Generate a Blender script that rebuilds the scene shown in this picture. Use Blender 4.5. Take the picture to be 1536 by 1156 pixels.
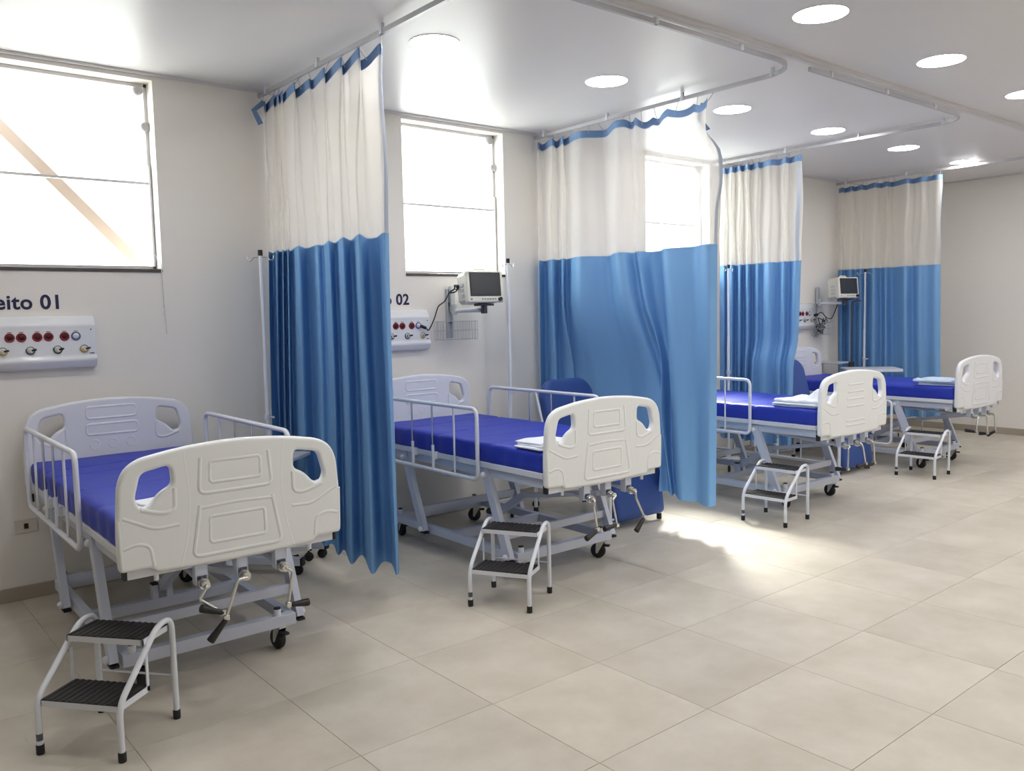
import bpy, bmesh, math, random
from mathutils import Vector, Matrix, noise
random.seed(7)
for o in list(bpy.data.objects): bpy.data.objects.remove(o)
S = bpy.context.scene
COL = S.collection
PI = math.pi
R = math.radians

# ------------------------------------------------------------------ camera
cam_d = bpy.data.cameras.new('camera')
cam = bpy.data.objects.new('camera', cam_d); COL.objects.link(cam)
YAW, PITCH, ROLL, FPX = .6883, -.0846, -.022, 1265.5
fwd = Vector((math.sin(YAW)*math.cos(PITCH), math.cos(YAW)*math.cos(PITCH), math.sin(PITCH)))
rt = fwd.cross(Vector((0, 0, 1))).normalized(); upv = rt.cross(fwd)
cr_, sr_ = math.cos(ROLL), math.sin(ROLL)
rt2 = rt*cr_ + upv*sr_; up2 = upv*cr_ - rt*sr_
cam.matrix_world = Matrix(((rt2.x, up2.x, -fwd.x, 0), (rt2.y, up2.y, -fwd.y, -5.426),
                           (rt2.z, up2.z, -fwd.z, 1.562), (0, 0, 0, 1)))
cam_d.sensor_width = 36; cam_d.lens = FPX/1536*36; cam_d.clip_start = .05
S.camera = cam

# ------------------------------------------------------------------ world, sun, exposure
SKY, SUN, LAMP = 2.7, 8.0, 15.0
W = bpy.data.worlds.new('overcast_sky'); S.world = W; W.use_nodes = True
bg = W.node_tree.nodes['Background']
bg.inputs[0].default_value = (.92, .98, 1.0, 1); bg.inputs[1].default_value = SKY
sun_d = bpy.data.lights.new('sun', 'SUN'); sun_d.energy = SUN; sun_d.angle = R(20); sun_d.color = (1, .95, .88)
sun = bpy.data.objects.new('sun', sun_d); COL.objects.link(sun)
sun.rotation_euler = Vector((-.70, -.75, -.97)).to_track_quat('-Z', 'Y').to_euler()
sun.location = (9, 4, 6)
S.view_settings.view_transform = 'Standard'; S.view_settings.look = 'None'
S.view_settings.gamma = 1; S.view_settings.exposure = 1.66
try: S.view_settings.use_curve_mapping = False
except Exception: pass
S.cycles.use_denoising = True
S.cycles.max_bounces = 10; S.cycles.diffuse_bounces = 6; S.cycles.transparent_max_bounces = 24
S.cycles.sample_clamp_indirect = 8

HC = 3.06            # ceiling height
XF = 10.915          # far wall
XL, YB = -3.0, -9.0  # unseen left and back walls
WIN = [(.72, 1.685), (3.456, 4.42), (6.150, 7.117)]
WZ0, WZ1 = 1.885, 3.02
for a, b in WIN:     # sky portals in the window openings
    d = bpy.data.lights.new('window_daylight', 'AREA'); d.shape = 'RECTANGLE'; d.size = b-a; d.size_y = WZ1-WZ0
    d.cycles.is_portal = True
    o = bpy.data.objects.new('window_daylight', d); COL.objects.link(o)
    o.location = ((a+b)/2, .17, (WZ0+WZ1)/2); o.rotation_euler = (-PI/2, 0, 0)

# ------------------------------------------------------------------ materials
def lin(c):
    c = c/255
    return c/12.92 if c <= .04045 else ((c+.055)/1.055)**2.4
def rgb(r, g, b): return (lin(r), lin(g), lin(b), 1)
MATS = {}
def mat(name, col, rough=.5, metal=0, spec=.5, bump=0, bscale=60, var=0, vscale=3, coat=0):
    m = bpy.data.materials.new(name); m.use_nodes = True
    nt = m.node_tree; b = nt.nodes['Principled BSDF']
    b.inputs['Base Color'].default_value = col; b.inputs['Roughness'].default_value = rough
    b.inputs['Metallic'].default_value = metal; b.inputs['Specular IOR Level'].default_value = spec
    b.inputs['Coat Weight'].default_value = coat
    tc = nt.nodes.new('ShaderNodeTexCoord')
    if var:
        n = nt.nodes.new('ShaderNodeTexNoise'); n.inputs['Scale'].default_value = vscale; n.inputs['Detail'].default_value = 4
        nt.links.new(tc.outputs['Object'], n.inputs['Vector'])
        r = nt.nodes.new('ShaderNodeMapRange'); r.inputs[1].default_value = .3; r.inputs[2].default_value = .7
        r.inputs[3].default_value = 1-var; r.inputs[4].default_value = 1+var
        nt.links.new(n.outputs['Fac'], r.inputs[0])
        x = nt.nodes.new('ShaderNodeVectorMath'); x.operation = 'SCALE'
        x.inputs[0].default_value = col[:3]; nt.links.new(r.outputs[0], x.inputs['Scale'])
        nt.links.new(x.outputs[0], b.inputs['Base Color'])
    if bump:
        n2 = nt.nodes.new('ShaderNodeTexNoise'); n2.inputs['Scale'].default_value = bscale; n2.inputs['Detail'].default_value = 3
        nt.links.new(tc.outputs['Object'], n2.inputs['Vector'])
        bn = nt.nodes.new('ShaderNodeBump'); bn.inputs['Strength'].default_value = bump; bn.inputs['Distance'].default_value = .01
        nt.links.new(n2.outputs['Fac'], bn.inputs['Height']); nt.links.new(bn.outputs[0], b.inputs['Normal'])
    MATS[name] = m
    return m
M_wall = mat('white_wall_paint', rgb(234, 230, 224), .55, bump=.04, bscale=150, spec=.3)
M_ceil = mat('white_pvc_ceiling', rgb(228, 227, 229), .34, spec=.32, bump=.02, bscale=4)
M_trim = mat('white_pvc_trim', rgb(214, 213, 214), .35)
M_base = mat('baseboard_tile', rgb(168, 158, 144), .45, var=.04)
M_grout = mat('grout', rgb(172, 160, 142), .8)
M_plast = mat('white_bed_plastic', rgb(236, 239, 240), .38, spec=.4)
M_plast2 = mat('grey_white_bed_plastic', rgb(228, 230, 236), .4, spec=.4)
M_steel = mat('pale_grey_painted_steel', rgb(196, 202, 218), .38, spec=.5)
M_white = mat('white_painted_steel', rgb(222, 226, 234), .35, spec=.5)
M_tray = mat('white_bed_tray', rgb(214, 218, 226), .4)
M_black = mat('black_rubber', rgb(28, 27, 28), .6, bump=.05)
M_tread = mat('black_ribbed_rubber', rgb(40, 38, 38), .55)
M_grip = mat('black_crank_grip', rgb(34, 31, 32), .42)
M_chrome = mat('chrome', (.72, .72, .70, 1), .2, 1)
M_darkst = mat('dark_steel', (.10, .10, .11, 1), .38, .8)
M_sheet = mat('royal_blue_mattress_cover', rgb(40, 58, 172), .5, spec=.35, bump=.12, bscale=14)
M_vinyl = mat('blue_vinyl', rgb(58, 84, 148), .5, spec=.25, bump=.03, bscale=200)
M_linen = mat('white_linen', rgb(232, 236, 244), .8, bump=.15, bscale=25)
M_linenb = mat('pale_blue_linen', rgb(196, 214, 236), .8, bump=.15, bscale=25)
M_navy = mat('navy_lettering', rgb(32, 30, 72), .5)
M_panel = mat('glossy_white_panel', rgb(228, 230, 234), .16, spec=.5, coat=.3)
M_red = mat('dark_red_socket', rgb(140, 20, 34), .35)
M_dred = mat('socket_hole', rgb(60, 8, 14), .5)
M_yel = mat('yellow_ring', rgb(206, 178, 70), .45)
M_grn = mat('green_ring', rgb(40, 90, 70), .45)
M_gry = mat('grey_ring', rgb(80, 88, 96), .45)
M_blu = mat('blue_ring', rgb(86, 104, 150), .45)
M_beige = mat('monitor_casing', rgb(222, 220, 208), .42)
M_screen = mat('dark_screen', rgb(62, 64, 68), .22, spec=.4)
M_bezel = mat('dark_bezel', rgb(40, 41, 46), .35)
M_gran = mat('dark_granite_sill', rgb(84, 76, 74), .3, var=.15, vscale=120)
M_alum = mat('window_frame_grey', rgb(214, 212, 214), .4)
M_clamp = mat('clear_plastic_clamp', rgb(186, 184, 188), .3)
M_wire = mat('chrome_wire', rgb(190, 194, 198), .35, .2)
M_table = mat('grey_laminate', rgb(196, 200, 206), .35)
M_tape = mat('blue_curtain_tape', rgb(108, 140, 182), .7)
M_orange = mat('orange_painted_timber', (.46, .355, .30, 1), .8)
M_blocker = mat('sun_blocker_grey', rgb(200, 196, 190), .8)
M_grnd = mat('outside_paving', rgb(176, 174, 171), .9)
M_out = mat('outlet_plastic', rgb(214, 208, 200), .4)
M_rtrk = mat('aluminium_track', rgb(186, 186, 190), .35, .3)

def emis(name, col, s):
    m = bpy.data.materials.new(name); m.use_nodes = True; nt = m.node_tree
    nt.nodes.clear(); e = nt.nodes.new('ShaderNodeEmission'); o = nt.nodes.new('ShaderNodeOutputMaterial')
    e.inputs[0].default_value = col; e.inputs[1].default_value = s; nt.links.new(e.outputs[0], o.inputs[0])
    return m
M_led = emis('lit_led_diffuser', (1, .985, .975, 1), LAMP)

def glass():
    m = bpy.data.materials.new('window_glass'); m.use_nodes = True; nt = m.node_tree; nt.nodes.clear()
    o = nt.nodes.new('ShaderNodeOutputMaterial'); t = nt.nodes.new('ShaderNodeBsdfTransparent')
    g = nt.nodes.new('ShaderNodeBsdfGlossy'); g.inputs['Roughness'].default_value = .18
    mx = nt.nodes.new('ShaderNodeMixShader'); mx.inputs[0].default_value = .012
    t.inputs[0].default_value = (.95, .97, .96, 1)
    nt.links.new(t.outputs[0], mx.inputs[1]); nt.links.new(g.outputs[0], mx.inputs[2]); nt.links.new(mx.outputs[0], o.inputs[0])
    return m
M_glass = glass()

def fabric(name, col, trans, see):
    """thin cloth: diffuse + translucent, and see-through between the threads of the mesh"""
    m = bpy.data.materials.new(name); m.use_nodes = True; nt = m.node_tree; nt.nodes.clear()
    o = nt.nodes.new('ShaderNodeOutputMaterial')
    d = nt.nodes.new('ShaderNodeBsdfDiffuse'); d.inputs[0].default_value = col
    t = nt.nodes.new('ShaderNodeBsdfTranslucent'); t.inputs[0].default_value = col
    mx = nt.nodes.new('ShaderNodeMixShader'); mx.inputs[0].default_value = trans
    nt.links.new(d.outputs[0], mx.inputs[1]); nt.links.new(t.outputs[0], mx.inputs[2])
    last = mx
    if see:
        tr = nt.nodes.new('ShaderNodeBsdfTransparent')
        m2 = nt.nodes.new('ShaderNodeMixShader'); m2.inputs[0].default_value = see
        nt.links.new(mx.outputs[0], m2.inputs[1]); nt.links.new(tr.outputs[0], m2.inputs[2]); last = m2
    else:
        g = nt.nodes.new('ShaderNodeBsdfGlossy'); g.inputs['Roughness'].default_value = .45
        m2 = nt.nodes.new('ShaderNodeMixShader'); m2.inputs[0].default_value = .05
        nt.links.new(mx.outputs[0], m2.inputs[1]); nt.links.new(g.outputs[0], m2.inputs[2]); last = m2
    nt.links.new(last.outputs[0], o.inputs[0])
    return m
M_cblue = fabric('blue_curtain_cloth', rgb(118, 166, 214), .12, 0)
M_net = fabric('cream_curtain_mesh', rgb(250, 247, 240), .45, .48)

def tile_mat():
    m = bpy.data.materials.new('beige_porcelain_tile'); m.use_nodes = True; nt = m.node_tree
    b = nt.nodes['Principled BSDF']; b.inputs['Roughness'].default_value = .42; b.inputs['Specular IOR Level'].default_value = .42
    tc = nt.nodes.new('ShaderNodeTexCoord'); oi = nt.nodes.new('ShaderNodeObjectInfo')
    ad = nt.nodes.new('ShaderNodeVectorMath'); ad.operation = 'ADD'
    sc = nt.nodes.new('ShaderNodeVectorMath'); sc.operation = 'SCALE'; sc.inputs[0].default_value = (37, 11, 53)
    nt.links.new(oi.outputs['Random'], sc.inputs['Scale'])
    nt.links.new(tc.outputs['Object'], ad.inputs[0]); nt.links.new(sc.outputs[0], ad.inputs[1])
    n = nt.nodes.new('ShaderNodeTexNoise'); n.inputs['Scale'].default_value = 3.2; n.inputs['Detail'].default_value = 6; n.inputs['Roughness'].default_value = .6
    nt.links.new(ad.outputs[0], n.inputs['Vector'])
    cr = nt.nodes.new('ShaderNodeValToRGB')
    cr.color_ramp.elements[0].position = .3; cr.color_ramp.elements[0].color = rgb(186, 178, 163)
    cr.color_ramp.elements[1].position = .72; cr.color_ramp.elements[1].color = rgb(206, 199, 186)
    nt.links.new(n.outputs['Fac'], cr.inputs[0])
    mr = nt.nodes.new('ShaderNodeMapRange'); mr.inputs[3].default_value = .95; mr.inputs[4].default_value = 1.03
    nt.links.new(oi.outputs['Random'], mr.inputs[0])
    s2 = nt.nodes.new('ShaderNodeVectorMath'); s2.operation = 'SCALE'
    nt.links.new(cr.outputs[0], s2.inputs[0]); nt.links.new(mr.outputs[0], s2.inputs['Scale'])
    nt.links.new(s2.outputs[0], b.inputs['Base Color'])
    return m
M_tile = tile_mat()

# ------------------------------------------------------------------ mesh helpers
class MB:
    def __init__(s): s.v = []; s.f = []; s.sm = []
    def add(s, vs, fs, smooth=False, M=None):
        k = len(s.v)
        s.v += [tuple(M @ Vector(p)) if M else tuple(p) for p in vs]
        s.f += [tuple(i+k for i in f) for f in fs]; s.sm += [smooth]*len(fs)
        return s
    def box(s, c, d, M=None, bev=0):
        x, y, z = d[0]/2, d[1]/2, d[2]/2
        if bev:
            bm = bmesh.new(); bmesh.ops.create_cube(bm, size=1)
            bmesh.ops.scale(bm, vec=d, verts=bm.verts)
            bmesh.ops.bevel(bm, geom=list(bm.edges), offset=bev, segments=2, affect='EDGES', profile=.5)
            bmesh.ops.translate(bm, vec=c, verts=bm.verts)
            return s.bm(bm, M=M)
        vs = [(c[0]+a*x, c[1]+b*y, c[2]+e*z) for a in (-1, 1) for b in (-1, 1) for e in (-1, 1)]
        fs = [(0, 1, 3, 2), (4, 6, 7, 5), (0, 4, 5, 1), (2, 3, 7, 6), (0, 2, 6, 4), (1, 5, 7, 3)]
        return s.add(vs, fs, M=M)
    def bm(s, bm, smooth=False, M=None):
        bm.verts.index_update()
        vs = [v.co.copy() for v in bm.verts]; fs = [tuple(v.index for v in f.verts) for f in bm.faces]
        bm.free(); return s.add(vs, fs, smooth, M)
    def bar(s, p, q, w, h=None, up=(0, 0, 1)):
        """square bar p->q with width w (side) and h (up)"""
        h = h or w; p, q = Vector(p), Vector(q); d = (q-p).normalized(); u = Vector(up)
        a = d.cross(u)
        if a.length < 1e-4: a = d.cross(Vector((0, 1, 0)))
        a.normalize(); b = a.cross(d)
        vs = [e + a*(i*w/2) + b*(j*h/2) for e in (p, q) for i, j in ((-1, -1), (1, -1), (1, 1), (-1, 1))]
        return s.add(vs, [(3, 2, 1, 0), (4, 5, 6, 7), (0, 1, 5, 4), (1, 2, 6, 5), (2, 3, 7, 6), (3, 0, 4, 7)])
    def tube(s, pts, r, n=8, closed=False, caps=True):
        P = [Vector(p) for p in pts]; N = len(P)
        rs = r if isinstance(r, (list, tuple)) else [r]*N
        T = []
        for i in range(N):
            a = P[i-1] if (i or closed) else P[i]; b = P[(i+1) % N] if (i < N-1 or closed) else P[i]
            t = (b-a); T.append(t.normalized() if t.length > 1e-9 else Vector((0, 0, 1)))
        u = T[0].orthogonal().normalized(); vs = []
        for i in range(N):
            u = (u - T[i]*u.dot(T[i]))
            u = u.normalized() if u.length > 1e-6 else T[i].orthogonal().normalized()
            w = T[i].cross(u)
            vs += [P[i] + (u*math.cos(2*PI*k/n) + w*math.sin(2*PI*k/n))*rs[i] for k in range(n)]
        fs = []
        for i in range(N if closed else N-1):
            j = (i+1) % N
            fs += [(i*n+k, i*n+(k+1) % n, j*n+(k+1) % n, j*n+k) for k in range(n)]
        s.add(vs, fs, True)
        if caps and not closed:
            s.add(vs[:n], [tuple(range(n-1, -1, -1))]); s.add(vs[-n:], [tuple(range(n))])
        return s
    def cyl(s, p, q, r, n=14, r2=None): return s.tube([p, q], [r, r if r2 is None else r2], n)
    def lathe(s, prof, n=20, M=None):
        vs = []; fs = []
        for (r, z) in prof: vs += [(r*math.cos(2*PI*k/n), r*math.sin(2*PI*k/n), z) for k in range(n)]
        for i in range(len(prof)-1):
            fs += [(i*n+k, i*n+(k+1) % n, (i+1)*n+(k+1) % n, (i+1)*n+k) for k in range(n)]
        s.add(vs, fs, True, M)
        if prof[0][0] > 1e-5: s.add(vs[:n], [tuple(range(n-1, -1, -1))], False, M)
        if prof[-1][0] > 1e-5: s.add(vs[-n:], [tuple(range(n))], False, M)
        return s
    def ball(s, c, r, n=10):
        return s.lathe([(max(1e-6, r*math.sin(PI*i/6)), -r*math.cos(PI*i/6)) for i in range(7)], n, Matrix.Translation(c))
    def torus(s, c, R_, r, axis='Y', n=18, m=6, a0=0, a1=2*PI):
        full = abs(a1-a0-2*PI) < 1e-6; pts = []
        cnt = n if full else n+1
        for i in range(cnt):
            t = a0+(a1-a0)*i/n
            u, v = R_*math.cos(t), R_*math.sin(t)
            pts.append({'Y': (c[0]+u, c[1], c[2]+v), 'X': (c[0], c[1]+u, c[2]+v), 'Z': (c[0]+u, c[1]+v, c[2])}[axis])
        return s.tube(pts, r, m, closed=full)
    def prism(s, poly, d, M=None, smooth=False):
        """poly in XZ, extruded along Y from 0 to d"""
        n = len(poly)
        vs = [(x, 0, z) for x, z in poly] + [(x, d, z) for x, z in poly]
        s.add(vs, [(i, (i+1) % n, n+(i+1) % n, n+i) for i in range(n)], smooth, M)
        return s.add(vs, [tuple(range(n-1, -1, -1)), tuple(range(n, 2*n))], False, M)
    def rbox(s, c, d, r, cuts=(8, 8, 4), disp=None, M=None):
        """box with rounded edges from a grid; disp(p)->Vector adds wrinkles"""
        bm = bmesh.new(); h = Vector(d)/2
        nx, ny, nz = cuts; seen = {}
        def vert(i, j, k):
            if (i, j, k) not in seen:
                def tt(a, n): return math.sin((a/n-.5)*PI)*.35+(2*a/n-1)*.65
                p = Vector((h.x*tt(i, nx), h.y*tt(j, ny), h.z*tt(k, nz)))
                q = Vector([max(-(h[a]-r), min(h[a]-r, p[a])) for a in range(3)])
                e = p-q
                if e.length > 1e-7:
                    # faces keep flat, corners round
                    p = q+e.normalized()*r
                if disp: p = p+disp(p)
                seen[(i, j, k)] = bm.verts.new(p)
            return seen[(i, j, k)]
        for i in range(nx):
            for j in range(ny):
                bm.faces.new([vert(i, j, nz), vert(i+1, j, nz), vert(i+1, j+1, nz), vert(i, j+1, nz)])
                bm.faces.new([vert(i, j, 0), vert(i, j+1, 0), vert(i+1, j+1, 0), vert(i+1, j, 0)])
        for i in range(nx):
            for k in range(nz):
                bm.faces.new([vert(i, 0, k), vert(i+1, 0, k), vert(i+1, 0, k+1), vert(i, 0, k+1)])
                bm.faces.new([vert(i, ny, k), vert(i, ny, k+1), vert(i+1, ny, k+1), vert(i+1, ny, k)])
        for j in range(ny):
            for k in range(nz):
                bm.faces.new([vert(0, j, k), vert(0, j, k+1), vert(0, j+1, k+1), vert(0, j+1, k)])
                bm.faces.new([vert(nx, j, k), vert(nx, j+1, k), vert(nx, j+1, k+1), vert(nx, j, k+1)])
        T = Matrix.Translation(c)
        return s.bm(bm, True, (M @ T) if M else T)
    def mesh(s, name):
        me = bpy.data.meshes.new(name); me.from_pydata(s.v, [], s.f)
        me.polygons.foreach_set('use_smooth', s.sm); me.update()
        return me
    def build(s, name, m, parent=None, loc=(0, 0, 0), label=None):
        me = s.mesh(name); me.materials.append(m)
        o = bpy.data.objects.new(name, me); COL.objects.link(o); o.location = loc
        if parent: o.parent = parent
        if label: o['label'] = label
        return o
def fillet(pts, r, n=5, closed=False):
    P = [Vector(p) for p in pts]; out = []; N = len(P)
    for i in range(N):
        if not closed and i in (0, N-1): out.append(P[i]); continue
        a, b, c = P[i-1], P[i], P[(i+1) % N]
        ri = r[i] if isinstance(r, (list, tuple)) else r
        d1, d2 = (a-b), (c-b); l = min(ri, d1.length*.48, d2.length*.48)
        if l < 1e-6: out.append(b); continue
        p, q = b+d1.normalized()*l, b+d2.normalized()*l
        for k in range(n+1):
            t = k/n; out.append(p*(1-t)**2 + b*2*t*(1-t) + q*t*t)
    return out
def crom(P, m=6):
    out = []; n = len(P)
    for i in range(n-1):
        p0, p1, p2, p3 = P[max(i-1, 0)], P[i], P[i+1], P[min(i+2, n-1)]
        for k in range(m):
            t = k/m
            out.append(tuple(.5*((2*b)+(-a+c)*t+(2*a-5*b+4*c-d)*t*t+(-a+3*b-3*c+d)*t**3) for a, b, c, d in zip(p0, p1, p2, p3)))
    out.append(tuple(P[-1])); return out
def flat_curve(loops, extrude, bevel, res=2):
    """2-D outline with holes (x,z) -> solid board mesh, thickness along y, rounded edges"""
    cu = bpy.data.curves.new('outline', 'CURVE'); cu.dimensions = '2D'; cu.fill_mode = 'BOTH'
    cu.extrude = extrude; cu.bevel_depth = bevel; cu.bevel_resolution = res; cu.offset = -bevel
    for lp in loops:
        sp = cu.splines.new('POLY'); sp.points.add(len(lp)-1); sp.use_cyclic_u = True
        for p, q in zip(sp.points, lp): p.co = (q[0], q[1], 0, 1)
    ob = bpy.data.objects.new('outline', cu); COL.objects.link(ob)
    dg = bpy.context.evaluated_depsgraph_get(); me = bpy.data.meshes.new_from_object(ob.evaluated_get(dg))
    bpy.data.objects.remove(ob); bpy.data.curves.remove(cu)
    vs = [(v.co.x, -v.co.z, v.co.y) for v in me.vertices]; fs = [tuple(p.vertices) for p in me.polygons]
    sm = [abs(p.normal.z) < .98 for p in me.polygons]
    bpy.data.meshes.remove(me)
    return vs, fs, sm
def thing(name, label, cat, loc=(0, 0, 0), rz=0, group=None):
    o = bpy.data.objects.new(name, None); COL.objects.link(o)
    o.empty_display_size = .1
    o.location = loc; o.rotation_euler = (0, 0, rz); o['label'] = label; o['category'] = cat
    if group: o['group'] = group
    return o
def tag(o, label, cat, group=None):
    o['label'] = label; o['category'] = cat
    if group: o['group'] = group
    return o
def struct(o, label=None):
    o['kind'] = 'structure'
    if label: o['label'] = label
    return o
def copy_tree(o, parent=None):
    c = o.copy(); COL.objects.link(c); c.parent = parent
    for ch in list(o.children): copy_tree(ch, c)
    return c

# ------------------------------------------------------------------ the room
m = MB(); m.box(((XL+XF)/2, YB/2, -.0522), (XF-XL, -YB, .1))
floor = struct(m.build('floor', M_grout), 'beige porcelain tiled floor of the ward')
T, TX, TY = .6, 1.400, -2.829
def tile_mesh(w, d):
    a, b, e = w/2-.0010, d/2-.0010, .0008
    vs = [(-a, -b, -.0095), (a, -b, -.0095), (a, b, -.0095), (-a, b, -.0095), (-a, -b, -e), (a, -b, -e), (a, b, -e), (-a, b, -e),
          (-a+e, -b+e, 0), (a-e, -b+e, 0), (a-e, b-e, 0), (-a+e, b-e, 0)]
    fs = [(8, 9, 10, 11)] + [(i, (i+1) % 4, 4+(i+1) % 4, 4+i) for i in range(4)] + [(4+i, 4+(i+1) % 4, 8+(i+1) % 4, 8+i) for i in range(4)]
    return vs, fs
tcache = {}; rest = MB(); nt_ = 0
i0 = math.floor((XL-TX)/T); j0 = math.floor((YB-TY)/T)
for i in range(i0, 20):
    for j in range(j0, 6):
        xa, xb = max(XL, TX+i*T), min(XF, TX+(i+1)*T); ya, yb = max(YB, TY+j*T), min(0, TY+(j+1)*T)
        if xb-xa < .02 or yb-ya < .02: continue
        w, d = round(xb-xa, 4), round(yb-ya, 4); cx, cy = (xa+xb)/2, (ya+yb)/2
        if -.7 < cx and cy > -5.3:
            if (w, d) not in tcache:
                me = bpy.data.meshes.new('floor_tile'); vs, fs = tile_mesh(w, d); me.from_pydata(vs, [], fs); me.materials.append(M_tile); tcache[(w, d)] = me
            o = bpy.data.objects.new('floor_tile', tcache[(w, d)]); COL.objects.link(o); o.location = (cx, cy, 0); o.parent = floor
        else:
            vs, fs = tile_mesh(w, d); rest.add(vs, fs, M=Matrix.Translation((cx, cy, 0)))
o = rest.build('floor_tile_field', M_tile, floor); o['kind'] = 'stuff'

holes = [[(a, WZ0), (b, WZ0), (b, WZ1), (a, WZ1)] for a, b in WIN]
vs, fs, sm = flat_curve([[(XL, -.1), (XF+.2, -.1), (XF+.2, HC+.06), (XL, HC+.06)]]+holes, .1, 0)
m = MB(); m.add(vs, fs, False, Matrix.Translation((0, .1, 0))); struct(m.build('wall_window_side', M_wall), 'white painted wall with the three windows')
m = MB(); m.box((XF+.1, YB/2, HC/2), (.2, -YB, HC+.1)); struct(m.build('wall_far', M_wall), 'plain white painted wall at the far end of the ward')
m = MB(); m.box((XL-.1, YB/2, HC/2), (.2, -YB, HC+.1)); struct(m.build('wall_left', M_wall))
m = MB(); m.box(((XL+XF)/2, YB-.1, HC/2), (XF-XL, .2, HC+.1)); struct(m.build('wall_back', M_wall))
m = MB(); m.box(((XL+XF)/2, YB/2, HC+.05), (XF-XL, -YB, .1)); struct(m.build('ceiling', M_ceil), 'glossy white panelled ceiling')
m = MB(); m.box(((XL+XF)/2, -.008, .039), (XF-XL, .016, .078), bev=.003); struct(m.build('baseboard_window_side', M_base))
m = MB(); m.box((XF-.008, YB/2, .039), (.016, -YB, .078), bev=.003); struct(m.build('baseboard_far', M_base))
m = MB(); m.box(((XL+XF)/2, -2.535, HC-.008), (XF-XL, .075, .016)); m.box(((XL+XF)/2, -2.535, HC-.02), (XF-XL, .02, .012))
struct(m.build('trim_1', M_trim), 'white joint strip running the length of the ceiling')
m = MB(); m.box(((XL+XF)/2, -.012, HC-.008), (XF-XL, .024, .016)); struct(m.build('trim_2', M_trim))
m = MB(); m.box((XF-.012, YB/2, HC-.008), (.024, -YB, .016)); struct(m.build('trim_3', M_trim))

# windows
for k, (a, b) in enumerate(WIN):
    root = bpy.data.objects.new('window_%d' % (k+1), None); COL.objects.link(root); root.location = ((a+b)/2, .13, WZ0)
    struct(root, ['bright window over the first bed, an orange brace seen through it', 'bright window behind the first monitor, between first and second curtains', 'bright window behind the second curtain'][k])
    w, h = b-a, WZ1-WZ0; x = w/2
    f = MB()
    for (c, d) in (((-x+.01, 0, h/2), (.02, .03, h)), ((x-.01, 0, h/2), (.02, .03, h)), ((0, 0, h-.011), (w, .03, .022)), ((0, 0, .012), (w, .03, .024))): f.box(c, d, bev=.002)
    f.build('window_frame', M_alum, root)
    zm = 2.418-WZ0
    f = MB(); f.box((0, -.008, zm), (w-.02, .022, .016), bev=.002); f.build('mid_rail', M_alum, root)
    f = MB(); f.box((0, .0, (zm+h)/2), (w-.03, .006, h-zm-.01)); f.build('pane', M_glass, root)
    f = MB(); f.box((0, -.004, zm/2), (w-.03, .006, zm-.01)); f.build('pane', M_glass, root)
    f = MB(); f.box((0, -.065, -.010), (w+.0, .15, .02), bev=.003); f.build('window_sill', M_gran, root)
    for (cx, cz) in ((x-.055, h-.045), (x-.02, h-.26), (-x+.02, h-.26)):
        c = MB(); c.lathe([(.026, -.018), (.03, -.012), (.03, .012), (.022, .018)], 16, Matrix.Translation((cx, -.02, cz)) @ Matrix.Rotation(PI/2, 4, 'X')); c.build('glass_clamp', M_clamp, root)
    c = MB(); c.tube([(x-.015, -.02, .62), (x-.012, -.03, .1), (x-.008, -.14, .03), (x-.008, -.147, -.10), (x+.002, -.145, -.40)], .0028, 6); c.build('pull_rod', M_alum, root)
    for zc in (-.22, -.27):
        c = MB(); c.cyl((x-.006, -.146, zc), (x-.005, -.146, zc-.012), .005, 8); c.build('pull_rod_ferrule', M_alum, root)
    c = MB(); c.box((x-.012, -.02, .33), (.012, .02, .62), bev=.002); c.build('slide_bar', M_alum, root)

# seen through the first window / outside the building
m = MB(); m.bar((.55, .5, 3.16), (1.86, .5, 1.76), .07, .08, up=(0, 1, 0)); o = m.build('roof_brace', M_orange)
tag(o, 'orange diagonal brace outside, seen through the window over the first bed', 'brace')
m = MB(); m.box((4, 12, -.6), (60, 23, .1)); struct(m.build('ground', M_grnd), 'paved ground outside the windows')
m = MB(); m.box((2.0, 1.45, 3.86), (7.2, 2.5, .1)); struct(m.build('added_sun_blocker', M_blocker))  # unseen slab, added to keep the sun off the first two windows

# ------------------------------------------------------------------ ceiling lights
def make_light(label, group):
    r = thing('ceiling_light', label, 'ceiling light', group=group)
    b = MB(); b.lathe([(.140, 0), (.1395, -.003), (.138, -.004), (.136, -.004), (.136, 0)], 36); b.build('light_rim', M_trim, r)
    b = MB(); b.lathe([(1e-6, -.0055), (.1, -.0055), (.1358, -.0035)], 36); b.build('diffuser', M_led, r)
    return r
ords = ['first', 'second', 'third', 'fourth', 'fifth', 'sixth']
l0 = make_light('round lit ceiling light beside the first curtain, first of the wall row', 'round ceiling lights in the wall row')
spots = [((2.743+1.352*i, -1.485), 'round lit ceiling light, %s of the six in the row nearer the windows' % ords[i], 'round ceiling lights in the wall row') for i in range(6)]
spots += [((4.094+1.38*i, -3.005), 'round lit ceiling light, %s of the three over the aisle beyond the joint strip' % ords[i], 'round ceiling lights over the aisle') for i in range(3)]
OFF = 'round lit ceiling light outside the photograph'
for x in (.04, 1.39): spots.append(((x, -1.485), 'round lit ceiling light above the photograph, over the %s side of the first bed' % ('near' if x < 1 else 'curtain'), 'ceiling lights out of view'))
for x in (1.39, 2.72, 8.23, 9.6): spots.append(((x, -3.005), OFF+', aisle row at %.1f metres' % x, 'ceiling lights out of view'))
for x in (2.72, 4.09, 5.47, 6.86, 8.23, 9.6):  # unseen rows, added to throw more light on the right side
    for y in (-4.53, -6.05): spots.append(((x, y), OFF+', added row %d at %.1f metres' % (-y, x), 'ceiling lights out of view'))
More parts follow.
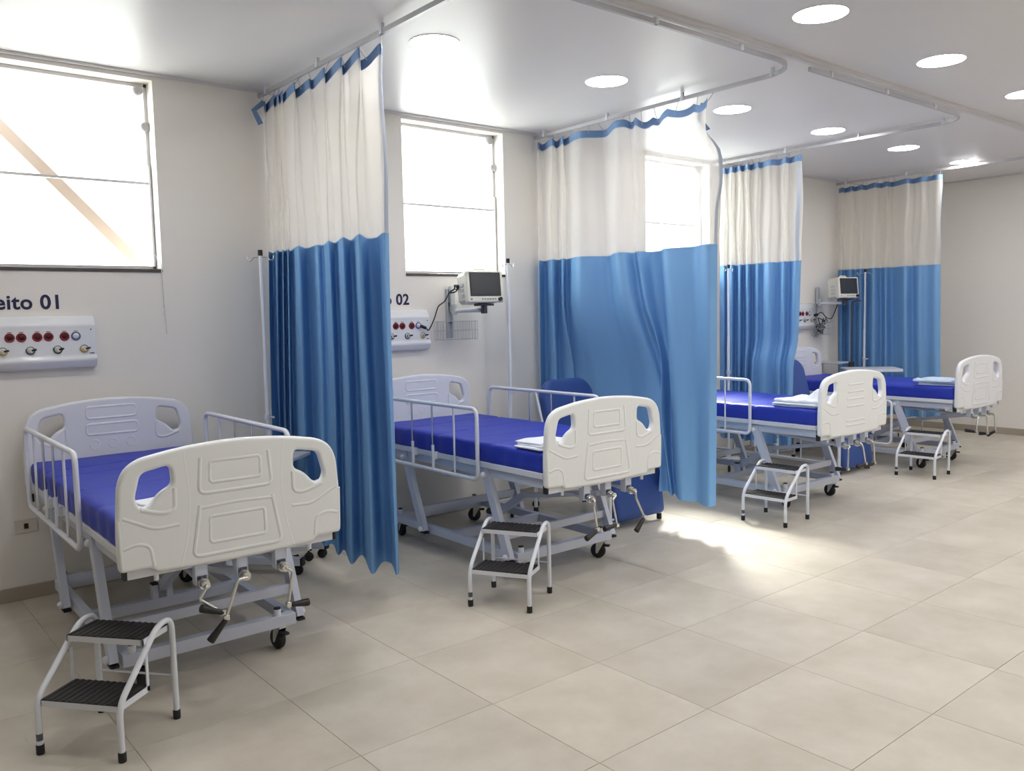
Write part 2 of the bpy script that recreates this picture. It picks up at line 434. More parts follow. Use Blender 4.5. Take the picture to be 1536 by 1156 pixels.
for n, ((x, y), lb, g) in enumerate(spots):
    o = l0 if n == 0 else copy_tree(l0)
    o.location = (x, y, HC); o['label'] = lb; o['group'] = g

# ------------------------------------------------------------------ curtain tracks
def track(pts, label, rad):
    t = thing('curtain_track', label, 'curtain track', (0, 0, 0))
    P = fillet(pts, rad, 10)
    b = MB()
    for a, c in zip(P[:-1], P[1:]): b.bar(a, c, .018, .026)
    b.build('rail', M_rtrk, t)
    L = 0; nxt = .12
    for a, c in zip(P[:-1], P[1:]):
        l = (c-a).length
        while L+l > nxt:
            q = a.lerp(c, (nxt-L)/l)
            s = MB(); s.box((q.x, q.y, (HC+q.z)/2+.006), (.018, .018, HC-q.z-.012)); s.box((q.x, q.y, q.z+.002), (.026, .026, .03), bev=.004); s.build('standoff', M_white, t)
            nxt += .72
        L += l
    return t
ZT = 3.018
track([(2.353, -.02, ZT), (2.353, -2.505, ZT), (XL+.1, -2.505, ZT)], 'white ceiling track carrying the first curtain', .35)
track([(4.747, -.02, ZT), (4.747, -2.505, ZT), (2.46, -2.505, ZT)], 'white ceiling track carrying the second curtain, curved at the joint strip', .3)
track([(7.136, -.02, ZT), (7.136, -2.505, ZT), (4.82, -2.505, ZT)], 'white ceiling track carrying the third curtain, curved at the joint strip', .3)
track([(9.53, -.02, ZT), (9.53, -4.4, ZT)], 'straight white ceiling track carrying the last curtain near the far wall', .1)

# ------------------------------------------------------------------ curtains
CT = {
 1: [(0.041, -0.02, -0.02), (-0.041, -0.168, -0.032), (0.041, -0.044, -0.02), (-0.041, -0.29, -0.17), (0.041, -0.158, -0.053), (-0.041, -0.37, -0.273), (0.041, -0.219, -0.137), (-0.041, -0.438, -0.363), (0.054, -0.271, -0.212), (-0.068, -0.637, -0.611), (0.054, -0.502, -0.512), (0.0, -0.747, -0.71), (0.041, -0.752, -0.736), (-0.054, -1.013, -0.984), (0.041, -0.912, -0.882), (-0.081, -1.237, -1.186), (0.041, -1.112, -1.093), (-0.095, -1.445, -1.435), (0.068, -1.245, -1.267), (0.081, -1.324, -1.341), (-0.014, -1.547, -1.545), (0.027, -1.54, -1.513)],
 2: [(0.045, -0.02, -0.02), (-0.06, -0.121, -0.086), (0.06, -0.07, -0.037), (-0.06, -0.286, -0.254), (0.075, -0.22, -0.191), (-0.045, -0.397, -0.369), (0.06, -0.332, -0.306), (-0.06, -0.56, -0.535), (-0.045, -0.649, -0.642), (0.06, -0.707, -0.893), (0.09, -0.779, -1.007), (-0.09, -1.0, -1.25), (-0.075, -1.081, -1.386), (0.03, -1.085, -1.41), (-0.045, -1.192, -1.51), (0.075, -1.209, -1.43), (0.075, -1.306, -1.442), (-0.045, -1.445, -1.578), (-0.03, -1.577, -1.638), (0.0, -1.681, -1.697), (-0.06, -1.785, -1.79), (-0.075, -1.863, -1.858), (0.0, -1.878, -1.852)],
 3: [(0.025, -0.097, -0.095), (-0.037, -0.192, -0.191), (0.037, -0.178, -0.177), (-0.05, -0.29, -0.29), (0.05, -0.273, -0.274), (-0.05, -0.384, -0.386), (0.05, -0.36, -0.363), (-0.05, -0.477, -0.48), (0.062, -0.453, -0.457), (-0.025, -0.574, -0.548), (0.025, -0.592, -0.576), (-0.05, -0.724, -0.702), (0.037, -0.776, -0.749), (-0.05, -0.883, -0.864), (0.037, -0.884, -0.867), (-0.037, -0.994, -0.964), (0.013, -1.025, -0.975)],
 4: [(0.03, -0.033, -0.053), (-0.06, -0.126, -0.147), (0.06, -0.101, -0.123), (-0.06, -0.235, -0.258), (0.06, -0.236, -0.26), (-0.06, -0.358, -0.383), (0.06, -0.368, -0.394), (-0.075, -0.52, -0.546), (0.06, -0.546, -0.573), (-0.045, -0.654, -0.682), (0.09, -0.657, -0.686), (0.045, -0.749, -0.779), (-0.075, -0.89, -0.922), (0.045, -0.923, -0.956), (-0.045, -1.032, -1.065), (0.0, -1.099, -1.134), (-0.045, -1.205, -1.241), (0.0, -1.249, -1.286)],
}
def smooth(a, b, x):
    t = max(0, min(1, (x-a)/(b-a))); return t*t*(3-2*t)
def curtain(k, X, label, hem, ztop=2.965, zmid=2.0):
    root = thing('ward_curtain', label, 'curtain', (X, 0, 0), 0, 'hospital privacy curtains on ceiling tracks')
    C = crom(CT[k], 7); n = len(C); rnd = random.Random(k)
    ph = [rnd.uniform(0, 6.28) for _ in range(4)]
    def pos(i, z):
        dx, yt, yb = C[i]; s = i/(n-1)
        t = max(-.4, min(1, (2.0-z)/1.8))
        y = yt+(yb-yt)*max(t, 0); y = min(y, -.012) if k != 2 else min(y, -.012)
        a = 1-(.35 if k == 1 else .2)*smooth(2.2, 2.95, z)
        x = dx*a + .006*math.sin(z*2.1+ph[0]+7*s)
        if z > 2.0:                      # the loose mesh drifts off the pleats, evenly hung hooks at the tape
            y += .012*math.sin(5*z+ph[1]+20*s)*smooth(2.0, 2.4, z)*(1-smooth(2.8, 2.95, z))
        zz = z
        if k == 3: x -= .07*smooth(.35, .6, -y)*(1-smooth(1.0, 1.3, z))
        if k == 2:
            w_ = smooth(.2, .5, -y)*(1-smooth(1.27, 1.42, -y))*(1-smooth(.95, 1.7, z)); x += w_*(.16-.5*dx*a)
            e = smooth(.93, 1.0, s)      # unhooked outer corner folds back
            y += e*(.13*smooth(2.62, 2.85, z) - .05*smooth(2.2, 2.45, z)*(1-smooth(2.55, 2.75, z)))
            y += e*(-.04)*smooth(2.9, 2.97, z)
            zz -= .03*smooth(2.8, 2.96, z)*smooth(.55, .66, s)*abs(math.sin(s*40))
        return Vector((x, y, zz))
    def hemz(i):
        dx, yt, yb = C[i]; return hem + (.006*math.sin(i*.25+ph[2]) if k != 2 else (.04*(1-smooth(.5, .75, i/(n-1)))))
    def sheet(name, m, i0, i1, z0, z1, nz, off=0, lab=None):
        b = MB(); vs = []
        cols = list(range(i0, i1+1))
        for r in range(nz+1):
            for i in cols:
                lo = hemz(i) if z0 is None else z0
                p = pos(i, lo+(z1-lo)*r/nz)
                if off:
                    q0, q1 = pos(max(i-1, 0), p.z), pos(min(i+1, n-1), p.z); t = (q1-q0); nn = Vector((-t.y, t.x, 0))
                    nn = nn.normalized() if nn.length > 1e-6 else Vector((1, 0, 0)); p = p+nn*off
                vs.append(p)
        w = len(cols)
        fs = [(r*w+c, r*w+c+1, (r+1)*w+c+1, (r+1)*w+c) for r in range(nz) for c in range(w-1)]
        b.add(vs, fs, True); return b.build(name, m, root, label=lab)
    zh = ztop-.055
    sheet('cloth_panel', M_cblue, 0, n-1, None, zmid, 26, 0, 'pale blue opaque lower cloth')
    sheet('cloth_hem_band', M_tape, 0, n-1, zmid-.03, zmid-.002, 1, .003)
    sheet('mesh_panel', M_net, 0, n-1, zmid, zh, 16, 0, 'cream see-through mesh top')
    sheet('header_tape', M_tape, 0, n-1, zh, ztop, 2, 0, 'blue tape along the top edge')
    # outer edge binding
    ew = {1: 5, 2: 3, 3: 4, 4: 2}[k]; e1 = n-1 if k != 3 else n-4
    sheet('edge_tape', M_tape, e1-ew, e1, zmid, zh, 16, .003)
    # hooks up to the track
    step = max(4, n//14)
    for i in range(3, n, step):
        p = pos(i, ztop)
        if k == 2 and i/(n-1) > .62: pass
        h = MB(); h.tube([(p.x, p.y, p.z-.02), (p.x*.5, p.y, p.z+.01), (0, p.y, ZT-.012)], .0025, 5); h.cyl((0, p.y, ZT-.016), (0, p.y, ZT+.0), .006, 8)
        h.build('curtain_hook', M_rtrk, root)
    return root, pos, n
c1, pos1, n1 = curtain(1, 2.353, 'blue and cream curtain between the first and second beds', .16)
c2, pos2, n2 = curtain(2, 4.747, 'widest drawn blue and cream curtain, by the second bed and recliner, its mesh corner loose', .205)
c3, pos3, n3 = curtain(3, 7.136, 'tightly pleated blue and cream curtain beyond the third bed', .25)
c4, pos4, n4 = curtain(4, 9.53, 'blue and cream curtain nearest the far wall, behind the last bed', .30)
def strip(pts, w, m, parent, name='loose_tape'):
    b = MB(); vs = []; fs = []
    for i, p in enumerate(pts):
        p = Vector(p); a = Vector(pts[max(i-1, 0)]); c = Vector(pts[min(i+1, len(pts)-1)]); t = (c-a).normalized()
        u = t.cross(Vector((.55, .83, 0))).normalized()*w/2
        vs += [p-u, p+u]
    for i in range(len(pts)-1): fs.append((2*i, 2*i+1, 2*i+3, 2*i+2))
    b.add(vs, fs); return b.build(name, m, parent)
strip([(.0, -.10, 2.965), (-.072, -.10, 2.905), (-.03, -.10, 2.82)], .035, M_tape, c1)
strip([(.0, -1.755, 2.955), (.01, -1.715, 2.86), (.0, -1.80, 2.77)], .03, M_tape, c2)

# ------------------------------------------------------------------ beds
def sym(p): return [(x, z) for x, z in p] + [(-x, z) for x, z in reversed(p)]
out_r = [(0, -.030), (.325, -.022), (.345, 0), (.462, 0), (.465, .14), (.452, .335), (.425, .395), (.372, .428), (.22, .455), (0, .470)]
outline = [(x, z) for x, z in out_r] + [(-x, z) for x, z in reversed(out_r[1:-1])]
rad = [0, .01, .01, .02, .06, .06, .05, .05, .09, .1]
rads = rad + list(reversed(rad[1:-1]))
OUT = [(p.x, p.z) for p in fillet([(x, 0, z) for x, z in outline], rads, 5, True)]
hole = [(.366, .372), (.256, .392), (.250, .312), (.298, .290), (.340, .242), (.375, .238), (.392, .275)]
HR = [(p.x, p.z) for p in fillet([(x, 0, z) for x, z in hole], .024, 4, True)]
HL = [(-x, z) for x, z in reversed(HR)]
bv, bf, bs = flat_curve([OUT, HR, HL], .006, .014, 3)
def rr(x0, x1, z0, z1, r=.015): return [(p.x, p.z) for p in fillet([(x0, 0, z0), (x1, 0, z0), (x1, 0, z1), (x0, 0, z1)], r, 3, True)]
def board_mesh(style):
    b = MB(); b.v = list(bv); b.f = list(bf); b.sm = list(bs)
    yo, yi = -.0115, .0115
    def ridge(p, y, r=.006, closed=True):
        r = {.004: .0102, .006: .0118, .007: .0122, .008: .0128}[r]
        if closed: b.tube([(x, y, z) for x, z in p], r, 6, True)
        else: b.tube([(q.x, y, q.z) for q in fillet([(x, 0, z) for x, z in p], .03, 4)], r, 6)
    if style == 'boxes':
        ridge(rr(-.105, .105, .302, .388), yo); ridge(rr(-.115, .115, .058, .165), yo)
        ridge([(-.14, .405), (-.152, .262), (.152, .262), (.14, .405)], yo, .007, False)
        ridge([(-.150, .215), (-.185, .012), (.185, .012), (.150, .215)], yo, .008, False)
        ridge([(-.150, .205), (0, .212), (.150, .205)], yo, .006, False)
    else:
        for z, w in ((.36, .10), (.305, .11), (.25, .12), (.195, .12), (.085, .13), (.05, .13)): ridge([(-w, z), (w, z)], yo, .007, False)
    for sg in (1, -1):
        ridge([(sg*.205, .445), (sg*.19, .25), (sg*.205, .10), (sg*.235, -.015)], yo, .004, False)
        ridge([(sg*.245, .30), (sg*.245, .215), (sg*.29, .205), (sg*.375, .232)], yo, .008, False)
        ridge([(sg*.235, .155), (sg*.325, .15), (sg*.44, .21)], yo, .006, False)
        ridge([(sg*.335, .008), (sg*.345, .09), (sg*.40, .105), (sg*.445, .09)], yo, .006, False)
        ridge(rr(*sorted((sg*.08, sg*.095)), .2, .2) if 0 else [(sg*.455, .2), (sg*.45, .02)], yo, .004, False)
    # inner face
    ridge(rr(-.135, .135, .352, .418, .02), yi); ridge(rr(-.14, .14, .258, .318, .02), yi)
    for u in (-.1, 0, .1): ridge([(u+.026*math.cos(2*PI*k/14), .20+.026*math.sin(2*PI*k/14)) for k in range(14)], yi, .004)
    for sg in (1, -1): ridge([(sg*.245, .30), (sg*.245, .215), (sg*.29, .205), (sg*.375, .232)], yi, .007, False)
    return b
def crank(bed, x, pose, handle, yh=0):
    """pose: rod points (dx,dz) from the joint; handle: (dx0,dz0,dx1,dz1)"""
    c = MB(); zj = .515
    for sx in (-.022, .022): c.box((x+sx, .012, .555), (.004, .04, .1))
    c.box((x, .030, .565), (.05, .005, .115)); c.box((x, -.006, .578), (.05, .004, .07))
    br = c.build('crank_bracket', M_steel, bed)
    k = MB()
    k.cyl((x, .03, zj), (x, -.055, zj), .013, 12); k.cyl((x, -.02, zj), (x, -.035, zj), .022, 12); k.cyl((x, -.045, zj), (x, -.06, zj), .016, 10)
    pts = [(x, -.05, zj), (x, -.068, zj)] + [(x+a, -.072, zj+b) for a, b in pose]
    k.tube(fillet(pts, .012, 3), .0065, 8)
    e = pts[-1]; k.box(e, (.022, .022, .022), bev=.003)
    cr = k.build('crank', M_chrome, bed, label='chrome folding crank')
    h = MB(); a = Vector((x+handle[0], -.076, zj+handle[1])); b = Vector((x+handle[2], -.076+yh, zj+handle[3]))
    d = b-a
    h.tube([a, a+d*.08, a+d*.2, a+d*.85, a+d*.97, b], [.008, .011, .0115, .0165, .0165, .011], 10)
    h.build('crank_handle', M_grip, cr, label='black tapered grip')
def caster(bed, x, y, a=0, r=.048):
    M = Matrix.Translation((x, y, 0)) @ Matrix.Rotation(a, 4, 'Z')
    f = MB()
    for s in (-1, 1): f.prism([(-.028, .112), (.028, .112), (.012+.02, r-.012), (.02, r-.016)], .004, M @ Matrix.Translation((0, s*.02-.002, 0)))
    f.box((0, 0, .112), (.06, .046, .008), M=M); f.lathe([(.014, .0), (.014, .03)], 10, M @ Matrix.Translation((0, 0, .105)))
    c = f.build('caster', M_chrome, bed)
    w = MB(); w.lathe([(.012, -.017), (r-.008, -.017), (r, -.011), (r, .011), (r-.008, .017), (.012, .017)], 18, M @ Matrix.Translation((.022, 0, r)) @ Matrix.Rotation(PI/2, 4, 'X'))
    w.build('caster_wheel', M_black, c)
    p = MB(); p.box((-.03, 0, .085), (.05, .03, .012), M=M, bev=.003); p.build('brake_pedal', M_black, c)
def side_rail(bed, x, y0, y1, z0, z1, lab=None):
    f = MB(); P = fillet([(x, y0, z0), (x, y1, z0), (x, y1, z1), (x, y0, z1)], .05, 5, True); f.tube(P, .0125, 8, True)
    r = f.build('side_rail', M_white, bed, label=lab)
    n = 5; sx = 1 if x > 0 else -1
    for i in range(1, n):
        y = y0+(y1-y0)*i/n
        b = MB(); chrome = i in (2, 3)
        b.cyl((x, y, z0+.01), (x, y, z1-.008), .0065 if not chrome else .006, 8); b.build('rail_bar', M_chrome if chrome else M_white, r)
        if chrome:
            s = MB(); s.cyl((x, y, z0+.01), (x, y, z0+.16), .0095, 10); s.box((x-sx*.022, y, z0+.09), (.04, .028, .05), bev=.004); s.build('rail_sleeve', M_white, r)
            s = MB()
            for t in range(5): s.torus((x-sx*.02, y+.032, z0+.075+t*.007), .009, .002, 'Z', 10, 4)
            s.box((x-sx*.03, y+.03, z0+.055), (.012, .03, .016)); s.build('rail_latch', M_chrome, r)
def bed(idx, loc, rz, label, style, cranks, near, far, plastic):
    B = thing('hospital_bed', label, 'hospital bed', loc, rz, 'cranked hospital beds along the window wall')
    LY = 1.94
    b = board_mesh(style); b.build('footboard', plastic, B, (0, 0, .615), label='moulded white footboard with two grip holes')
    b = board_mesh('boxes'); b.v = [(-x, -y, z) for x, y, z in b.v]; o = b.build('headboard', M_plast2, B, (0, LY, .66), label='moulded pale headboard with two grip holes')
    pl = MB(); pl.box((.30, LY-.022, .76), (.11, .006, .042), bev=.002); p_ = pl.build('mounting_plate', M_steel, o); p_.location = (0, -LY, -.66)
    for dx in (-.03, .03):
        q = MB(); q.cyl((.30+dx, LY-.03, .76), (.30+dx, LY-.02, .76), .009, 10); q_ = q.build('mounting_bolt', M_darkst, o); q_.location = (0, -LY, -.66)
    # mattress
    rnd = random.Random(idx*11)
    off = Vector((rnd.uniform(0, 50), rnd.uniform(0, 50), 0))
    creases = [(.25+rnd.uniform(-.1, .1), rnd.uniform(-.1, .1)), (-.15+rnd.uniform(-.1, .1), rnd.uniform(-.15, .15)), (-.5+rnd.uniform(-.1, .1), rnd.uniform(-.1, .1)), (.55, .05)]
    def disp(p):
        d = Vector((0, 0, 0)); q = Vector((p.x*3, p.y*2.2, p.z*4))+off
        nz = noise.noise(q)*.006+noise.noise(q*3)*.003
        if p.z > .03:
            for c, sl in creases: d.z -= .007*math.exp(-((p.y-c-sl*p.x-.02*noise.noise(q*2))/.012)**2)
            d.z += nz
        if abs(p.x) > .40: d.x += (1 if p.x > 0 else -1)*(.004*math.sin(p.y*37+3*noise.noise(q))+nz*1.3)*(1-abs(p.z)/.09)
        return d
    mt = MB(); mt.rbox((0, .955, .743), (.885, 1.84, .125), .028, (22, 84, 8), disp); mt.build('mattress', M_sheet, B, label='royal blue vinyl covered mattress')
    # tray and frame
    f = MB()
    for s in (-1, 1): f.box((s*.437, .97, .672), (.014, 1.86, .034), bev=.003)
    for s in (.045, 1.895): f.box((0, s, .672), (.87, .014, .034))
    f.build('mattress_tray', M_tray, B)
    for i, (a, c) in enumerate(((.06, .60), (.61, 1.05), (1.06, 1.30), (1.31, 1.885))):
        t = MB(); t.box((0, (a+c)/2, .674), (.85, c-a, .012)); t.build('bed_platform', M_steel, B)
    f = MB()
    for s in (-1, 1): f.box((s*.405, .97, .625), (.03, 1.84, .05))
    for y in (.3, .62, 1.05, 1.45, 1.8): f.box((0, y, .635), (.78, .03, .03))
    f.build('bed_frame', M_steel, B)
    for y in (.022, LY-.022):
        e = MB(); e.box((0, y, .600), (.86, .03, .042)); eb = e.build('end_bar', M_white, B)
        for s in (-1, 1):
            c = MB(); c.box((s*.437, y, .600), (.014, .031, .043)); c.build('end_cap', M_black, eb)
            c = MB(); c.cyl((s*.322, y-.004, .555), (s*.322, y-.004, .62), .010, 10); c.build('board_peg', M_white, eb)
    # legs
    for s in (-1, 1):
        for (yt, yb, zt, zb) in ((.590, .378, .64, .128), (1.50, 1.29, .64, .128)):
            l = MB(); l.bar((s*.418, yb, zb), (s*.418, yt, zt), .034, .062, up=(0, 1, 0))
            lg = l.build('bed_leg', M_steel, B)
            for yz in ((yb+.012, zb+.02), (yt, zt-.03)):
                c = MB(); c.ball((s*.44,)+yz, .018); c.build('pivot_cap', M_white, lg)
            c = MB(); c.box((s*.418, yb-.006, zb-.004), (.035, .058, .012)); c.build('leg_cap', M_black, lg)
    for (y, z) in ((.435, .262), (1.35, .262)):
        l = MB(); l.box((0, y, z), (.80, .03, .045)); l.build('leg_brace', M_steel, B)
    # base
    f = MB()
    for s in (-1, 1): f.box((s*.368, 1.04, .140), (.04, 1.36, .052), bev=.002)
    for y in (.36, 1.03, 1.71): f.box((0, y, .140), (.775 if y != 1.03 else .70, .045, .054), bev=.002)
    bf_ = f.build('base_frame', M_steel, B)
    for x in (-.345, .305):
        for y in (.36, 1.71):
            c = MB(); c.cyl((x, y, .165), (x, y, .198), .017, 12); pc = c.build('bumper_socket', M_white, bf_)
            c = MB(); c.cyl((x, y, .196), (x, y, .204), .0165, 12); c.build('socket_plug', M_black, bf_)
    for x in (-.06, .01):
        c = MB(); c.box((x, 1.03, .20), (.028, .04, .075)); c.build('lever_bracket', M_steel, bf_)
        c = MB(); c.box((x, 1.03, .240), (.029, .041, .008)); c.build('bracket_cap', M_black, bf_)
    for (x, y, a) in ((-.315, .36, 1.35), (.315, .36, 1.75), (-.33, 1.71, 1.2), (.33, 1.71, 2.2)): caster(B, x, y, a+.25*((idx*7) % 3-1))
    # lift linkage
    l = MB(); l.bar((.0, .06, .515), (-.025, .72, .40), .035, .03); l.bar((-.025, .72, .40), (-.025, 1.03, .215), .035, .045); l.build('lift_lever', M_steel, B)
    l = MB(); l.cyl((-.155, .03, .52), (-.155, 1.05, .585), .013, 8); l.build('crank_shaft', M_steel, B)
    l = MB(); l.cyl((.18, .03, .52), (.18, .70, .585), .013, 8); l.build('crank_shaft', M_steel, B)
    l = MB(); l.bar((-.30, .62, .60), (-.30, 1.15, .52), .03); l.bar((.30, .62, .60), (.30, 1.15, .52), .03); l.box((0, 1.15, .52), (.63, .03, .03)); l.build('knee_linkage', M_steel, B)
    for (x, (pose, h, yh)) in zip((-.155, .012, .18), cranks): crank(B, x, pose, h, yh)
    side_rail(B, -.468, .60, 1.80, .58+near, 1.005+near, None)
    side_rail(B, .468, .52, 1.70, .58+far, 1.012+far, None)
    return B
K1 = [([(-.035, -.045), (.052, -.118)], (.055, -.120, -.035, -.080), 0), ([(-.045, 0), (-.10, -.143)], (-.103, -.150, -.172, -.225), 0), ([(.022, -.012), (-.003, -.152)], (.006, -.155, .088, -.162), 0)]
K2 = [([(-.012, -.03), (.014, -.165)], (.006, -.175, -.080, -.205), 0), ([(-.03, -.02), (.003, -.17)], (-.01, -.17, -.105, -.172), 0), ([(-.005, -.035), (.065, -.16)], (.058, -.168, -.012, -.235), 0)]
K3 = [([(-.03, -.01), (-.035, -.165)], (-.035, -.17, -.04, -.175), .1), ([(.012, -.03), (.05, -.155)], (.045, -.16, -.03, -.175), .03), ([(.0, -.03), (.01, -.165)], (.005, -.17, -.06, -.19), .05)]
K4 = [([(-.02, 0), (-.05, -.13)], (-.05, -.135, -.06, -.125), .1), ([(.0, -.04), (.02, -.17)], (.02, -.175, .02, -.18), .08), ([(.0, -.03), (.02, -.165)], (.02, -.165, .0, -.215), .07)]
beds = [
 bed(1, (1.285, -2.06, 0), R(-.7), 'hospital bed under the lettering Leito 01, left of the first curtain', 'boxes', K1, 0, 0, M_plast),
 bed(2, (3.450, -2.06, 0), R(-.7), 'hospital bed between the first and second curtains, blue recliner beyond it', 'boxes', K2, 0, 0, M_plast),
 bed(3, (6.085, -2.13, 0), R(-1.5), 'hospital bed with ribbed footboard and crumpled white linen, beyond the second curtain', 'ribs', K3, 0, -.34, M_plast),
 bed(4, (8.425, -2.11, 0), R(-1.5), 'hospital bed farthest away with both rails lowered, near the far wall', 'boxes', K4, -.36, -.36, M_plast2),
]
# linen on the beds
def linen(bx, x, y, w, d, label, m, seed, h=.045, peak=0, layers=3):
    P = beds[bx]; M = Matrix.Translation(P.location) @ Matrix.Rotation(P.rotation_euler.z, 4, 'Z')
    rnd = random.Random(seed); b = MB()
    for L in range(layers):
        t = h/layers; o = Vector((rnd.uniform(0, 30), rnd.uniform(0, 30), 0)); sx, sy = rnd.uniform(-.02, .02), rnd.uniform(-.02, .02)
        def disp(p, L=L, t=t, o=o):
            q = Vector((p.x*9, p.y*9, 0))+o; z = noise.noise(q)*.006
            if L == layers-1 and peak: z += peak*math.exp(-((p.x+.06)**2+(p.y+.10)**2)/.004)+abs(noise.noise(q*1.3))*.02
            return Vector((noise.noise(q*.7)*.012, noise.noise(q*.8+Vector((5, 0, 0)))*.012, z if p.z > 0 else min(z, 0)*.3))
        b.rbox((sx, sy, t*(L+.5)), (w*rnd.uniform(.9, 1), d*rnd.uniform(.9, 1), t*1.02), t*.48, (14, 14, 2), disp)
    q = M @ Vector((x, y, .8085)); o = b.build('folded_linen', m, None, q); o.rotation_euler = (0, 0, rnd.uniform(-.15, .15))
    tag(o, label, 'linen', 'folded linen left on the beds')
linen(0, -.215, .145, .24, .22, 'small folded white cloth on the first bed, seen through its footboard grip hole', M_linen, 1, .03)
linen(1, -.29, .19, .26, .24, 'folded white cloth at the foot of the second bed', M_linen, 2, .035)
linen(2, -.20, .26, .42, .40, 'crumpled pile of white linen at the foot of the third bed', M_linen, 3, .05, .085)
linen(3, -.22, .24, .42, .36, 'pale blue and white linen at the foot of the farthest bed', M_linenb, 4, .05, .02)

# ------------------------------------------------------------------ step stools
def stool():
    r = thing('step_stool', '', 'step stool', group='two-step stools beside the beds')
    w, d, z1, z2 = .36, .352, .195, .380; x = w/2-.011; y0, y1 = -d/2+.011, d/2-.011
    for s in (-1, 1):
        P = fillet([(s*x, y0, .03), (s*x, y0, z1+.01), (s*x, y1-.09, z2+.03), (s*x, y1-.005, z2+.03), (s*x, y1, z2-.06), (s*x, y1, .03)], [0, .05, .06, .05, .05, 0], 6)
        t = MB(); t.tube(P, .0115, 10); fr = t.build('side_frame', M_white, r)
        for y in (y0, y1):
            c = MB(); c.lathe([(.0135, 0), (.0145, .004), (.0145, .034), (.0125, .036)], 14, Matrix.Translation((s*x, y, 0))); c.build('rubber_foot', M_black, fr)
        # hanger holding the back of the lower tread
        t = MB(); t.bar((s*(x-.008), y0+.175, z1-.012), (s*(x-.008), y0+.175, z1+.135), .004, .014); t.build('tread_hanger', M_white, r)
    for (ya, yb, z, nm) in ((y0+.004, y0+.185, z1, 'lower'), (y1-.175, y1-.012, z2, 'upper')):
        t = MB(); yc, dd = (ya+yb)/2, yb-ya; ww = 2*x-.012
        for s in (-1, 1): t.box((0, yc+s*(dd/2-.004), z-.006), (ww, .008, .022)); t.box((s*(ww/2-.004), yc, z-.006), (.008, dd, .022))
        t.box((0, yc, z-.002), (ww-.01, dd-.01, .006)); p = t.build('step', M_white, r)
        q = MB(); q.box((0, yc, z+.004), (ww-.006, dd-.002, .007))
        k = 12
        for i in range(k): q.box((-ww/2+.016+(ww-.032)*i/(k-1), yc, z+.0085), (.012, dd-.006, .004))
        q.build('rubber_tread', M_tread, p, label='black ribbed rubber tread')
    t = MB(); t.cyl((-x, y1, .175), (x, y1, .175), .0045, 8); t.build('cross_rod', M_white, r)
    t = MB(); t.lathe([(.0118, .052), (.0118, .078)], 12, Matrix.Translation((-x, y0, 0)));  t.build('sticker', M_gry, r)
    return r
s0 = stool()
for i, (x, y, a, lb) in enumerate(((.763, -2.056, -51.2, 'white two-step stool in front of the first bed, nearest the viewer'),
                                   (2.848, -1.914, -60.6, 'white two-step stool at the foot of the second bed, beside the first curtain'),
                                   (5.397, -1.903, -85.5, 'white two-step stool at the foot of the third bed, right of the second curtain'),
                                   (7.803, -1.880, -86.5, 'white two-step stool between the third and farthest beds'))):
    o = s0 if i == 0 else copy_tree(s0)
    o.location = (x, y, 0); o.rotation_euler = (0, 0, R(a)); o['label'] = lb

# ------------------------------------------------------------------ recliners
def recliner(loc, label, rz=0):
    r = thing('recliner_chair', label, 'recliner', loc, rz, 'blue vinyl recliners by the beds')
    b = MB(); M = Matrix.Translation((0, .29, .76)) @ Matrix.Rotation(R(-16), 4, 'X')
    b.rbox((0, 0, 0), (.54, .10, .58), .045, (16, 5, 16), lambda p: Vector((0, 0, 0)) if abs(p.x) < .15 or p.z < .1 else Vector((0, 0, -.10*((abs(p.x)-.15)/.11)**2*smooth(.1, .29, p.z))), M); b.build('backrest', M_vinyl, r)
    b = MB(); b.rbox((0, -.02, .43), (.50, .56, .12), .04, (14, 14, 5)); b.build('seat', M_vinyl, r)
    b = MB(); M = Matrix.Translation((.03, -.37, .225)) @ Matrix.Rotation(R(-8), 4, 'X'); b.rbox((0, 0, 0), (.52, .09, .36), .04, (14, 4, 12), None, M); b.build('legrest', M_vinyl, r)
    for s in (-1, 1):
        b = MB(); b.rbox((s*.275, -.03, .63), (.05, .46, .05), .022, (5, 14, 5)); a = b.build('armrest', M_vinyl, r)
        t = MB(); t.tube(fillet([(s*.265, -.385, .035), (s*.265, -.385, .30), (s*.275, -.22, .60), (s*.275, .16, .60), (s*.275, .40, .30), (s*.265, .42, .035)], .07, 5), .015, 8); t.build('chair_frame', M_white, r)
        t = MB(); t.tube([(s*.285, .14, .44), (s*.285, .30, .72), (s*.28, .38, .95)], .010, 8); t.build('back_tube', M_white, r)
        for y in (-.385, .42):
            c = MB(); c.lathe([(.019, 0), (.019, .04), (.016, .042)], 12, Matrix.Translation((s*.265, y, 0))); c.build('rubber_foot', M_black, r)
    t = MB(); t.cyl((-.265, -.385, .075), (.265, -.385, .075), .008, 8); t.cyl((-.265, .42, .10), (.265, .42, .10), .008, 8); t.build('stretcher', M_white, r)
    return r
recliner((4.555, -.895, 0), 'blue vinyl recliner between the second bed and second curtain')
recliner((7.50, -.99, 0), 'blue vinyl recliner behind the third curtain, between third and farthest beds')

